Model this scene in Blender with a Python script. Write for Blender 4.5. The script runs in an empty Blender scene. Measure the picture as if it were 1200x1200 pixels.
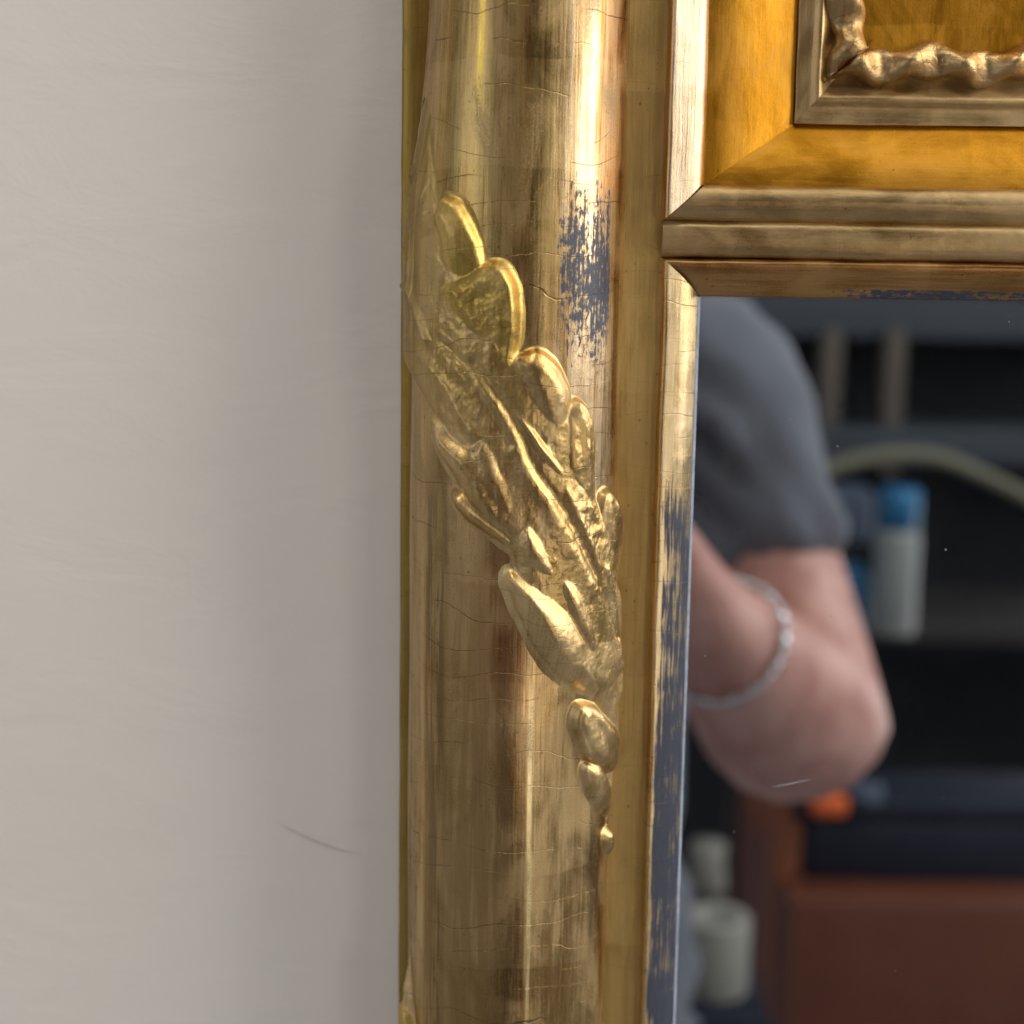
import bpy, bmesh, math, random
import numpy as np
from mathutils import Vector, Matrix, noise as mnoise

random.seed(7); np.random.seed(7)
S = bpy.context.scene
COL = S.collection

# ------------------------------------------------------------------ camera
F_PX = 1750.0                      # focal length in photo pixels (photo 1200 px)
PITCH, ROLL = math.radians(9.0), math.radians(0.9)
CAM = np.array([0.0, -0.43, 0.0])
Fv = np.array([0, math.cos(PITCH), -math.sin(PITCH)])
U0 = np.array([0, math.sin(PITCH), math.cos(PITCH)]); R0 = np.array([1.0, 0, 0])
Rv = math.cos(ROLL)*R0 + math.sin(ROLL)*U0
Uv = -math.sin(ROLL)*R0 + math.cos(ROLL)*U0
cd = bpy.data.cameras.new('camera'); cam = bpy.data.objects.new('camera', cd); COL.objects.link(cam)
cam.matrix_world = Matrix(((Rv[0], Uv[0], -Fv[0], CAM[0]), (Rv[1], Uv[1], -Fv[1], CAM[1]),
                           (Rv[2], Uv[2], -Fv[2], CAM[2]), (0, 0, 0, 1)))
cd.sensor_width = 36; cd.lens = 36*F_PX/1200; cd.clip_start = 0.01; cd.clip_end = 50
cd.dof.use_dof = True; cd.dof.focus_distance = 0.405; cd.dof.aperture_fstop = 7.0
S.camera = cam

# ------------------------------------------------------------------ world and lamps
w = bpy.data.worlds.new('World'); S.world = w; w.use_nodes = True
w.node_tree.nodes['Background'].inputs[0].default_value = (0.92, 0.94, 1.0, 1)
w.node_tree.nodes['Background'].inputs[1].default_value = 0.235

def area(name, loc, target, sx, sy, power, col):
    l = bpy.data.lights.new(name, 'AREA'); l.shape = 'RECTANGLE'; l.size = sx; l.size_y = sy
    l.energy = power; l.color = col
    o = bpy.data.objects.new(name, l); COL.objects.link(o); o.location = loc
    d = (Vector(target) - Vector(loc)); o.rotation_euler = d.to_track_quat('-Z', 'Y').to_euler()
    return o
area('window_lamp', (1.5, -0.60, 0.95), (0, -0.60, 0.50), 1.20, 2.1, 36, (1.0, 0.945, 0.86))
area('arris_accent_lamp', (1.22, -1.95, -0.62), (0, 0, -0.1), 0.45, 0.95, 5.0, (1.0, 0.93, 0.82))  # added low on the right to draw the bright arris line; no known doorway
area('ceiling_lamp', (-0.25, -0.75, 1.9), (0, 0, 0), 0.7, 0.7, 9, (1.0, 0.92, 0.76))
area('left_fill_lamp', (-2.4, -2.0, 0.6), (0, 0, 0), 1.2, 1.4, 7, (0.95, 0.95, 1.0))  # added fill from the left to brighten the wall; no known window

S.view_settings.view_transform = 'Standard'; S.view_settings.look = 'None'
S.view_settings.exposure = 0.3; S.view_settings.gamma = 1.0; S.view_settings.use_curve_mapping = False
S.render.engine = 'CYCLES'; S.cycles.use_denoising = True; S.cycles.use_adaptive_sampling = True; S.cycles.adaptive_threshold = 0.02; S.cycles.adaptive_min_samples = 16
S.cycles.max_bounces = 6; S.cycles.glossy_bounces = 5; S.cycles.diffuse_bounces = 3
S.cycles.sample_clamp_indirect = 6.0

# ------------------------------------------------------------------ helpers
def W(px, py, y):
    """photo pixel -> world point on the plane at depth y"""
    d = Fv + Rv*(px-600)/F_PX + Uv*(600-py)/F_PX
    return CAM + d*((y-CAM[1])/d[1])
def WX(px, y, py=600): return W(px, py, y)[0]
def WZ(py, y, px=930): return W(px, py, y)[2]
def V(px, py, Z):
    """point of the room seen in the glass: pixel and distance of its image, folded back in front of the mirror"""
    p = CAM + (Fv + Rv*(px-600)/F_PX + Uv*(600-py)/F_PX)*Z
    return Vector((p[0], -p[1], p[2]))

def obj(name, verts, faces, mat, parent=None, uv=None, smooth=True):
    me = bpy.data.meshes.new(name)
    me.from_pydata([tuple(v) for v in verts], [], [tuple(f) for f in faces])
    if uv is not None:
        L = me.uv_layers.new(name='UVMap')
        idx = np.empty(len(me.loops), dtype=np.int32); me.loops.foreach_get('vertex_index', idx)
        L.data.foreach_set('uv', np.asarray(uv, dtype=np.float32)[idx].ravel())
    if smooth: me.polygons.foreach_set('use_smooth', [True]*len(me.polygons))
    me.materials.append(mat); me.update()
    o = bpy.data.objects.new(name, me); COL.objects.link(o)
    if parent: o.parent = parent
    return o
def bobj(name, bm, mat, parent=None, smooth=False):
    bmesh.ops.recalc_face_normals(bm, faces=bm.faces)
    me = bpy.data.meshes.new(name); bm.to_mesh(me); bm.free()
    if smooth: me.polygons.foreach_set('use_smooth', [True]*len(me.polygons))
    me.materials.append(mat)
    o = bpy.data.objects.new(name, me); COL.objects.link(o)
    if parent: o.parent = parent
    return o
def tag(o, label, cat, group=None):
    o['label'] = label; o['category'] = cat
    if group: o['group'] = group
    return o
def empty(name, loc=(0, 0, 0)):
    o = bpy.data.objects.new(name, None); COL.objects.link(o); o.location = loc; o.empty_display_size = 0.05
    return o
def grid_faces(nu, nv, off=0, mask=None):
    i, j = np.meshgrid(np.arange(nu-1), np.arange(nv-1), indexing='ij')
    a = (i*nv + j).ravel() + off
    f = np.stack([a, a+nv, a+nv+1, a+1], 1)
    return f

# ------------------------------------------------------------------ node helpers
class NT:
    def __init__(s, name):
        s.m = bpy.data.materials.new(name); s.m.use_nodes = True
        s.t = s.m.node_tree; s.n = s.t.nodes; s.b = s.n['Principled BSDF']
    def new(s, typ, **kw):
        n = s.n.new(typ)
        for k, v in kw.items(): setattr(n, k, v)
        return n
    def link(s, a, b): s.t.links.new(a, b)
    def setin(s, sock, v):
        if hasattr(v, 'is_output'): s.link(v, sock)
        else: sock.default_value = v
    def math(s, op, a, b=None, c=None, clamp=False):
        n = s.new('ShaderNodeMath', operation=op, use_clamp=clamp)
        for k, v in enumerate((a, b, c)):
            if v is not None: s.setin(n.inputs[k], v)
        return n.outputs[0]
    def mix(s, f, a, b, blend='MIX'):
        n = s.new('ShaderNodeMix', data_type='RGBA', blend_type=blend)
        s.setin(n.inputs[0], f); s.setin(n.inputs[6], a if hasattr(a, 'is_output') else (*a, 1)); s.setin(n.inputs[7], b if hasattr(b, 'is_output') else (*b, 1))
        return n.outputs[2]
    def fmix(s, f, a, b):
        n = s.new('ShaderNodeMix', data_type='FLOAT'); s.setin(n.inputs[0], f); s.setin(n.inputs[2], a); s.setin(n.inputs[3], b)
        return n.outputs[0]
    def ss(s, x, lo, hi):
        n = s.new('ShaderNodeMapRange', interpolation_type='SMOOTHSTEP')
        s.setin(n.inputs[0], x); n.inputs[1].default_value = lo; n.inputs[2].default_value = hi
        n.inputs[3].default_value = 0; n.inputs[4].default_value = 1
        return n.outputs[0]
    def sca(s, vec, xyz, off=(0, 0, 0)):
        n = s.new('ShaderNodeVectorMath', operation='MULTIPLY_ADD'); s.link(vec, n.inputs[0])
        n.inputs[1].default_value = xyz; n.inputs[2].default_value = off
        return n.outputs[0]
    dim = '3D'
    def noise(s, vec, scale=1.0, detail=4, rough=0.55, dist=0.0, out=0):
        n = s.new('ShaderNodeTexNoise', noise_dimensions=s.dim); s.link(vec, n.inputs['Vector']); n.inputs['Scale'].default_value = scale
        n.inputs['Detail'].default_value = detail; n.inputs['Roughness'].default_value = rough; n.inputs['Distortion'].default_value = dist
        return n.outputs[out]
    def vor(s, vec, scale=1.0, feature='F1', rnd=1.0):
        n = s.new('ShaderNodeTexVoronoi', feature=feature, voronoi_dimensions=s.dim); s.link(vec, n.inputs['Vector']); n.inputs['Scale'].default_value = scale
        n.inputs['Randomness'].default_value = rnd
        return n
    def bump(s, h, strength, dist, nrm=None):
        n = s.new('ShaderNodeBump'); s.link(h, n.inputs['Height']); n.inputs['Strength'].default_value = strength
        n.inputs['Distance'].default_value = dist
        if nrm is not None: s.link(nrm, n.inputs['Normal'])
        return n.outputs[0]

def plain(name, col, rough=0.6, metal=0.0, var=0.12, scale=40.0, spec=0.5):
    k = NT(name); tc = k.new('ShaderNodeTexCoord')
    nz = k.noise(tc.outputs['Object'], scale, 5)
    d = tuple(max(0, c*(1-var*2)) for c in col); l = tuple(min(1, c*(1+var)) for c in col)
    k.link(k.mix(nz, d, l), k.b.inputs['Base Color'])
    k.link(k.math('ADD', k.math('MULTIPLY', nz, 0.2), rough-0.1), k.b.inputs['Roughness'])
    k.b.inputs['Metallic'].default_value = metal
    k.b.inputs['Specular IOR Level'].default_value = spec
    k.link(k.bump(nz, 0.15, 0.002), k.b.inputs['Normal'])
    return k.m

def gold(name, c_lo, c_hi, rough=0.30, streak=1.0, crack=1.0, patina=0.5, grain=1.0, wears=(), tints=(), seed=0.0, spots=0.5, relief=0.0, crack_f=125.0, wstreak=(800, 400), along=(300, 13)):
    """old water gilding over dark clay: UV is metres, u across the moulding, v along it.
    wears: (u0,u1,v0,v1,soft_u,soft_v,amount) rubbed through to blue-black clay
    tints: (u0,u1,v0,v1,soft_u,soft_v,amount,colour)"""
    k = NT(name); k.dim = '2D'; uvn = k.new('ShaderNodeUVMap'); uv = uvn.outputs[0]
    sep = k.new('ShaderNodeSeparateXYZ'); k.link(uv, sep.inputs[0]); u, v = sep.outputs[0], sep.outputs[1]
    o = (seed*3.1, seed*7.7, seed)
    wobn = k.new('ShaderNodeTexNoise', noise_dimensions='2D'); k.link(k.sca(uv, (60, 60, 1), o), wobn.inputs['Vector']); wobn.inputs['Scale'].default_value = 1; wobn.inputs['Detail'].default_value = 3
    wob, wobc = wobn.outputs[0], wobn.outputs[1]
    st = k.noise(k.sca(uv, (1500, 50, 1), o), 1.0, 4, 0.65)          # fine burnishing streaks along the length
    st2 = k.noise(k.sca(uv, (*along, 1), o), 1.0, 3, 0.6)
    bl = k.noise(k.sca(uv, (75, 36, 1), o), 1.0, 5, 0.62, 0.5)       # blotches
    fine = k.noise(k.sca(uv, (2200, 1900, 1), o), 1.0, 3, 0.7)
    # laid leaves: sheets of slightly different tone with overlaps
    br = k.new('ShaderNodeTexBrick'); k.link(k.sca(k.mix(0.0035, uv, wobc), (40, 36, 1), (seed*.37+.21, seed*.53+.4, 0)), br.inputs['Vector'])
    br.offset = 0.37; br.inputs['Scale'].default_value = 1.0; br.inputs['Brick Width'].default_value = 1.7; br.inputs['Row Height'].default_value = 1.0
    br.inputs['Color1'].default_value = (0, 0, 0, 1); br.inputs['Color2'].default_value = (1, 1, 1, 1); br.inputs['Mortar'].default_value = (0.5, 0.5, 0.5, 1)
    br.inputs['Mortar Size'].default_value = 0.006; br.inputs['Mortar Smooth'].default_value = 0.5
    lf = k.new('ShaderNodeSeparateColor'); k.link(br.outputs['Color'], lf.inputs[0]); leaf = lf.outputs[0]; lap = br.outputs['Fac']
    t = k.math('ADD', k.math('MULTIPLY', bl, 0.75), k.math('MULTIPLY', st2, 0.45))
    t = k.math('ADD', t, k.math('MULTIPLY', k.math('SUBTRACT', st, 0.5), 0.5*streak))
    t = k.math('ADD', t, k.math('MULTIPLY', k.math('SUBTRACT', leaf, 0.5), 0.16))
    t = k.math('ADD', t, k.math('MULTIPLY', k.math('SUBTRACT', fine, 0.5), 0.45))
    t = k.ss(t, 0.36, 0.86)
    col = k.mix(t, c_lo, c_hi)
    def region(u0, u1, v0, v1, su, sv):
        return k.math('MULTIPLY', k.math('MULTIPLY', k.ss(u, u0-su, u0+su), k.math('SUBTRACT', 1.0, k.ss(u, u1-su, u1+su))),
                      k.math('MULTIPLY', k.ss(v, v0-sv, v0+sv), k.math('SUBTRACT', 1.0, k.ss(v, v1-sv, v1+sv))))
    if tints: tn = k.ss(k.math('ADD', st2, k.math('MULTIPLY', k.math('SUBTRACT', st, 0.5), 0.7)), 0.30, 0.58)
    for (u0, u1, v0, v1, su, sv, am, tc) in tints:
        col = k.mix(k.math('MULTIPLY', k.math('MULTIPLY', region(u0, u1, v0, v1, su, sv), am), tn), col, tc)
    # dull film of old varnish and dust
    film = k.math('MULTIPLY', k.ss(k.math('ADD', bl, k.math('MULTIPLY', k.math('SUBTRACT', fine, 0.5), 0.6)), 0.46, 0.76), patina)
    col = k.mix(k.math('MULTIPLY', film, 0.65), col, (0.215, 0.135, 0.055))
    # thin specks of red clay / fly spots
    spv = k.vor(k.sca(uv, (420, 330, 1), o)); spc = k.new('ShaderNodeSeparateColor'); k.link(spv.outputs['Color'], spc.inputs[0]); sp = k.math('SUBTRACT', 1.0, k.ss(k.math('DIVIDE', spv.outputs['Distance'], k.math('ADD', 0.005, k.math('POWER', spc.outputs[0], 6.0))), 0.08, 0.22))
    sp = k.math('MULTIPLY', k.math('MULTIPLY', sp, k.math('GREATER_THAN', wob, 0.55)), spots)
    col = k.mix(sp, col, (0.12, 0.045, 0.018))
    # wear down to the clay
    wear = None
    if wears:
        nzz = k.math('ADD', k.math('MULTIPLY', st, 0.40), k.math('ADD', k.math('MULTIPLY', k.noise(k.sca(uv, (*wstreak, 1), o), 1, 4, 0.7), 0.55), k.math('MULTIPLY', wob, 0.30)))
    for (u0, u1, v0, v1, su, sv, am) in wears:
        reg = region(u0, u1, v0, v1, su, sv)
        wv = k.ss(k.math('ADD', nzz, k.math('MULTIPLY', k.math('SUBTRACT', k.math('MULTIPLY', reg, am), 0.75), 0.60)), 0.585, 0.685)
        wv = k.math('MULTIPLY', wv, k.ss(reg, 0.02, 0.25))
        wear = wv if wear is None else k.math('MAXIMUM', wear, wv)
    # craquelure: mostly across the grain, hair-thin
    q = k.math('MULTIPLY_ADD', k.noise(k.sca(uv, (13, 19, 1), o), 1, 2), 4.0, k.math('MULTIPLY', v, crack_f))
    q = k.math('MULTIPLY_ADD', k.math('SUBTRACT', k.noise(k.sca(uv, (110, 150, 1), o), 1, 2), 0.5), 0.22, q)
    cell = k.math('FLOOR', q); dq = k.math('ABSOLUTE', k.math('SUBTRACT', k.math('FRACT', q), 0.5))
    cb_ = k.new('ShaderNodeCombineXYZ'); k.link(k.math('MULTIPLY', u, 48.0), cb_.inputs[0]); k.link(k.math('MULTIPLY', cell, 7.31), cb_.inputs[1])
    ck = k.math('SUBTRACT', 1.0, k.ss(dq, 0.00003*crack_f, 0.00013*crack_f))
    ck = k.math('MULTIPLY', k.math('MULTIPLY', ck, k.ss(k.noise(cb_.outputs[0], 1, 2), 0.43, 0.56)), crack)
    col = k.mix(k.math('MULTIPLY', ck, 0.72), col, (0.05, 0.03, 0.015))
    metal = k.math('SUBTRACT', 1.0, k.math('MULTIPLY', film, 0.35))
    rgh = k.math('ADD', rough, k.math('ADD', k.math('MULTIPLY', film, 0.16), k.math('MULTIPLY', k.math('SUBTRACT', st, 0.5), 0.14)))
    rgh = k.math('ADD', rgh, k.math('ADD', k.math('MULTIPLY', k.math('SUBTRACT', leaf, 0.5), 0.06), k.math('MULTIPLY', k.math('SUBTRACT', bl, 0.5), 0.25)))
    if wear is not None:
        col = k.mix(wear, col, k.mix(fine, (0.012, 0.015, 0.028), (0.066, 0.074, 0.108)))
        metal = k.math('MULTIPLY', metal, k.math('SUBTRACT', 1.0, wear))
        rgh = k.fmix(wear, rgh, 0.42)
    k.link(col, k.b.inputs['Base Color']); k.link(metal, k.b.inputs['Metallic']); k.link(rgh, k.b.inputs['Roughness'])
    # relief in metres
    h = k.math('MULTIPLY', wob, 0.00022*grain)
    h = k.math('MULTIPLY_ADD', st2, 0.00009*grain, h)
    h = k.math('MULTIPLY_ADD', st, 0.000028*grain, h)
    h = k.math('MULTIPLY_ADD', fine, 0.000022*grain, h)
    h = k.math('MULTIPLY_ADD', ck, -0.00006, h)
    if relief > 0: h = k.math('MULTIPLY_ADD', k.noise(k.sca(uv, (330, 260, 1), o), 1.0, 4, 0.55, 0.8), relief*0.00040, h)
    k.link(k.bump(h, 1.0, 1.0), k.b.inputs['Normal'])
    return k.m

# ------------------------------------------------------------------ wall
Y_WALL = 0.016
k = NT('plaster_wall'); tc = k.new('ShaderNodeTexCoord'); P = tc.outputs['Object']
br = k.noise(k.sca(P, (90, 1, 260)), 1, 4, 0.6, 0.4)
lum = k.noise(k.sca(P, (22, 1, 40)), 1, 5, 0.6, 0.5); gr = k.noise(P, 900, 3)
sm = k.noise(k.sca(P, (9, 1, 6)), 1, 4)
k.link(k.mix(sm, (0.80, 0.77, 0.70), (0.86, 0.83, 0.77)), k.b.inputs['Base Color'])
k.b.inputs['Roughness'].default_value = 0.75
n = k.bump(k.math('MULTIPLY_ADD', gr, 0.00002, k.math('MULTIPLY_ADD', br, 0.00006, k.math('MULTIPLY', lum, 0.0006))), 1.0, 1.0)
k.link(n, k.b.inputs['Normal']); M_WALL = k.m
wall = obj('wall', [(-3.0, Y_WALL, -2), (2.4, Y_WALL, -2), (2.4, Y_WALL, 2), (-3.0, Y_WALL, 2)], [(0, 1, 2, 3)], M_WALL, smooth=False)
wall['kind'] = 'structure'
# faint pencil-thin scuff on the plaster
scuff_m = plain('scuff_mark', (0.60, 0.57, 0.51), 0.9)
pts = [(322, 962), (340, 972), (360, 982), (380, 990), (400, 997), (422, 1000)]
vs = []
for i, (a, b) in enumerate(pts):
    t = 0.7*math.sin(math.pi*(i+0.4)/(len(pts)-0.2)); vs += [W(a, b-t, Y_WALL-0.0004), W(a, b+t, Y_WALL-0.0004)]
obj('scuff', vs, [(2*i, 2*i+1, 2*i+3, 2*i+2) for i in range(len(pts)-1)], scuff_m, wall, smooth=False)

# ------------------------------------------------------------------ the mirror
mirror = empty('gilded_mirror', (0.2, 0.0, -0.75))
bpy.context.view_layer.update()
tag(mirror, 'old gilded wall mirror with half-round side moulding and raised leaf ornament', 'mirror')
def mparent(o, p=None):
    o.parent = p or mirror
    if p is None: o.matrix_parent_inverse = mirror.matrix_world.inverted()
    return o

ZT, ZB, XR = 0.34, -0.75, 0.50
YB = -0.004                                   # front of the flat strips
# ---- column: half-round, hand-shaped
xl, xr = WX(481, YB), WX(722, YB)
XC, HW = (xl+xr)/2, (xr-xl)/2
PROT = 0.0275
z0_, z1_ = ZB, ZT
def py_of_z(z, y=-0.02):
    # row of a point on the column face (approximate, for the shape functions only)
    d = np.array([0, y, 0]) - CAM
    zz = np.asarray(z, dtype=float)
    dep = d[1]*Fv[1] + zz*Fv[2]; up = d[1]*Uv[1] + zz*Uv[2]
    return 600 - F_PX*up/dep
def sst(x, a, b):
    t = np.clip((x-a)/(b-a), 0, 1); return t*t*(3-2*t)
def col_surface(th, z):
    """th in radians from the front, z height -> point on the half round (numpy)"""
    py = py_of_z(z)
    left_in = 0.0052*(1-sst(py, -80, 330))     # the upper left flank has been pared back
    hwl = HW - left_in
    hw = np.where(th < 0, hwl, HW)
    r = 1.0 - 0.0
    s, c = np.sin(th), np.cos(th)
    # low planed flat on the right of the arris that shows in the lower half
    low = sst(py, 760, 960)
    ta, tb = math.radians(11.5), math.radians(52)
    inflat = (th > ta) & (th < tb)
    m = (ta+tb)/2; flat = math.cos((tb-ta)/2)/np.cos(np.clip(th-m, -1, 1))
    f = np.where(inflat, 1 - (1-flat)*0.55*low, 1.0)
    f = f*(1 + 0.004*np.sin(th*9+z*31) + 0.0035*np.sin(z*75+th*4))
    return np.stack([XC + hw*s*f, YB - PROT*c*f, z + 0*th], -1)
def col_normal(th, z):
    e = 1e-3
    du = col_surface(th+e, z) - col_surface(th-e, z); dv = col_surface(th, z+e) - col_surface(th, z-e)
    n = np.cross(dv, du); n /= np.linalg.norm(n, axis=-1, keepdims=True)
    return np.where((n[..., 1:2] > 0) & (np.abs(th[..., None]) < 1.3), -n, n)
RU = 0.029                                     # metres of arc per radian (for uv)
def th_of_px(px):
    s = (px-601.5)/120.5
    lim = 0.97
    a = np.arcsin(np.clip(s, -lim, lim)); ex = np.where(np.abs(s) > lim, (np.abs(s)-lim)*5.0*np.sign(s), 0)
    return a + ex
def z_of(px, py):
    # height on the column for a pixel: depth depends on where round the column we are
    th = float(np.clip(th_of_px(np.array(px)), -1.5, 1.5))
    return W(px, py, YB - PROT*math.cos(th))[2]
def U(px): return float(th_of_px(np.array(float(px))))*RU
def Zc(py, px=601): return z_of(px, py)

# materials -------------------------------------------------------------
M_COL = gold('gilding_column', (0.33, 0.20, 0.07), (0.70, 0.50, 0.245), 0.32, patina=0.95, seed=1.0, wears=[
    (U(636), U(692), Zc(440, 670), Zc(180, 670), 0.0060, 0.024, 0.85),
    (U(678), U(706), Zc(455, 690), Zc(170, 690), 0.0022, 0.030, 0.90),
    (U(512), U(524), Zc(1300, 520), Zc(560, 520), 0.0025, 0.02, 0.60),
    (U(550), U(560), Zc(1250, 520), Zc(900, 520), 0.0025, 0.03, 0.60),
], tints=[
    (U(650), U(708), Zc(620, 680), Zc(-80, 680), 0.005, 0.03, 0.75, (0.60, 0.475, 0.33)),  # pale tone of the window highlight put into the colour
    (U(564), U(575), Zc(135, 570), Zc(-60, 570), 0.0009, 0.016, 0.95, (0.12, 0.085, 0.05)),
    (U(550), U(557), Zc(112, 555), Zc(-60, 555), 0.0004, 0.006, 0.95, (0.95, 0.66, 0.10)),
    (U(505), U(640), Zc(330, 555), Zc(-60, 555), 0.006, 0.02, 0.6, (0.44, 0.32, 0.10)),
    (U(503), U(528), Zc(1300, 515), Zc(540, 515), 0.0015, 0.03, 0.8, (0.17, 0.10, 0.035)),  # dark reflected band put into the colour, partly real staining
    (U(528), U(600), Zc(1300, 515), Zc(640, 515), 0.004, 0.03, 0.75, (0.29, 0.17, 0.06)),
    (U(585), U(640), Zc(850, 600), Zc(640, 600), 0.004, 0.02, 0.40, (0.58, 0.33, 0.17)),
    (U(707), U(722), Zc(330, 700), Zc(-60, 700), 0.0015, 0.03, 0.7, (0.66, 0.34, 0.11)),  # orange reflection along the right limb put into the colour
    (U(622), U(629), Zc(1300, 626), Zc(800, 626), 0.0005, 0.02, 0.7, (0.95, 0.80, 0.42)),  # bright highlight on the arris, coloured in
])
M_LEAF = gold('gilding_leaf', (0.42, 0.275, 0.10), (0.76, 0.565, 0.295), 0.40, streak=0.4, crack=0.6, patina=0.55, seed=2.3, relief=0.25, grain=1.2)
M_LEAFY = gold('gilding_leaf_upper', (0.39, 0.26, 0.06), (0.70, 0.50, 0.17), 0.39, streak=0.4, crack=0.7, patina=0.6, seed=3.7, relief=0.3, grain=1.2)
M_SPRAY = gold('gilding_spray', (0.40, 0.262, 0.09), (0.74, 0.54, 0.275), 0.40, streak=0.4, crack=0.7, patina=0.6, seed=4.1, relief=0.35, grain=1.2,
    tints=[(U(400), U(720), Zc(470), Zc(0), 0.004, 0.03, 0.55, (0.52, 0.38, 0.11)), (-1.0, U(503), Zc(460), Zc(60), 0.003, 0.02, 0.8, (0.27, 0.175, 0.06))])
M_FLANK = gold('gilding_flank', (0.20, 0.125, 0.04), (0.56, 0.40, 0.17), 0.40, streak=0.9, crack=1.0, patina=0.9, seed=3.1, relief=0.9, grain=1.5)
M_FLAT = gold('gilding_flat', (0.56, 0.385, 0.135), (0.76, 0.55, 0.22), 0.52, crack=0.25, patina=0.45, seed=5.1)
M_EDGE = gold('gilding_outer_edge', (0.28, 0.175, 0.035), (0.42, 0.28, 0.075), 0.45, crack=0.6, patina=0.6, seed=6.6)
M_RAIL = gold('gilding_rail', (0.36, 0.245, 0.105), (0.58, 0.42, 0.21), 0.40, crack=0.12, streak=0.3, patina=0.6, seed=8.2, grain=1.5, along=(140, 70))
M_PANEL = gold('gilding_panel', (0.45, 0.195, 0.013), (0.64, 0.31, 0.030), 0.42, crack=0.15, patina=0.3, seed=9.4, streak=0.22, along=(150, 60))
M_BEADV = gold('gilding_bead', (0.44, 0.325, 0.205), (0.72, 0.59, 0.43), 0.36, crack=0.25, patina=0.45, seed=10.7, grain=1.6)
M_SCROLL = gold('gilding_scroll', (0.31, 0.19, 0.068), (0.60, 0.435, 0.235), 0.38, streak=0.3, crack=0.6, patina=0.75, seed=12.3, relief=0.8, grain=1.5)

# ---- column mesh
nth, nz = 190, 760
th = np.linspace(-math.pi/2, math.pi/2, nth); zz = np.linspace(ZB, ZT, nz)
TH, ZZ = np.meshgrid(th, zz, indexing='ij')
Pc = col_surface(TH, ZZ)
def wobble(Parr, amp, fr, seed=0.0):
    out = np.empty(Parr.shape[:2])
    for i in range(Parr.shape[0]):
        for j in range(Parr.shape[1]):
            p = Parr[i, j]; out[i, j] = mnoise.noise(Vector((p[0]*fr[0]+seed, p[1]*fr[1], p[2]*fr[2])))
    return out*amp
Nc = col_normal(TH, ZZ)
Pc = Pc + Nc*wobble(Pc, 0.00032, (90, 90, 22))[..., None]
cuv = np.stack([TH*RU, ZZ], -1).reshape(-1, 2)
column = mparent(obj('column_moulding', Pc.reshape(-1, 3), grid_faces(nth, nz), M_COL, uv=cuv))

# ---- raised ornament --------------------------------------------------
def catmull(P, n=6, closed=True):
    P = np.asarray(P, float); out = []; N = len(P)
    rng = range(N) if closed else range(N-1)
    for i in rng:
        if closed: p0, p1, p2, p3 = P[i-1], P[i], P[(i+1) % N], P[(i+2) % N]
        else: p0, p1, p2, p3 = P[max(i-1, 0)], P[i], P[i+1], P[min(i+2, N-1)]
        for t in np.arange(n)/n:
            out.append(0.5*((2*p1) + (-p0+p2)*t + (2*p0-5*p1+4*p2-p3)*t*t + (-p0+3*p1-3*p2+p3)*t**3))
    if not closed: out.append(P[-1])
    return np.array(out)
def to_uv(P):
    return np.array([[float(th_of_px(np.array(float(a))))*RU, z_of(a, b)] for a, b in P])
def seg_dist(X, Y, A, B):
    d = B-A; L2 = d@d + 1e-18
    t = np.clip(((X-A[0])*d[0] + (Y-A[1])*d[1])/L2, 0, 1)
    return np.hypot(X-A[0]-t*d[0], Y-A[1]-t*d[1])
def sdf(X, Y, P):
    D = np.full(X.shape, 1e9); ins = np.zeros(X.shape, bool); N = len(P)
    for i in range(N):
        A, B = P[i], P[(i+1) % N]
        D = np.minimum(D, seg_dist(X, Y, A, B))
        c = ((A[1] > Y) != (B[1] > Y)) & (X < (B[0]-A[0])*(Y-A[1])/(B[1]-A[1]+1e-18)+A[0])
        ins ^= c
    return np.where(ins, D, -D)
def nfield(X, Y, fx, fy, seed):
    out = np.empty(X.shape); xf, yf = X.ravel(), Y.ravel(); o = out.ravel()
    for i in range(len(xf)): o[i] = mnoise.noise(Vector((xf[i]*fx+seed, yf[i]*fy-seed, seed*0.7)))
    return o.reshape(X.shape)
PXM = 0.029/121                                 # metres per photo pixel on the column
SK = 4.5                                        # soft skirt (px) where the gesso runs out on to the column
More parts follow.
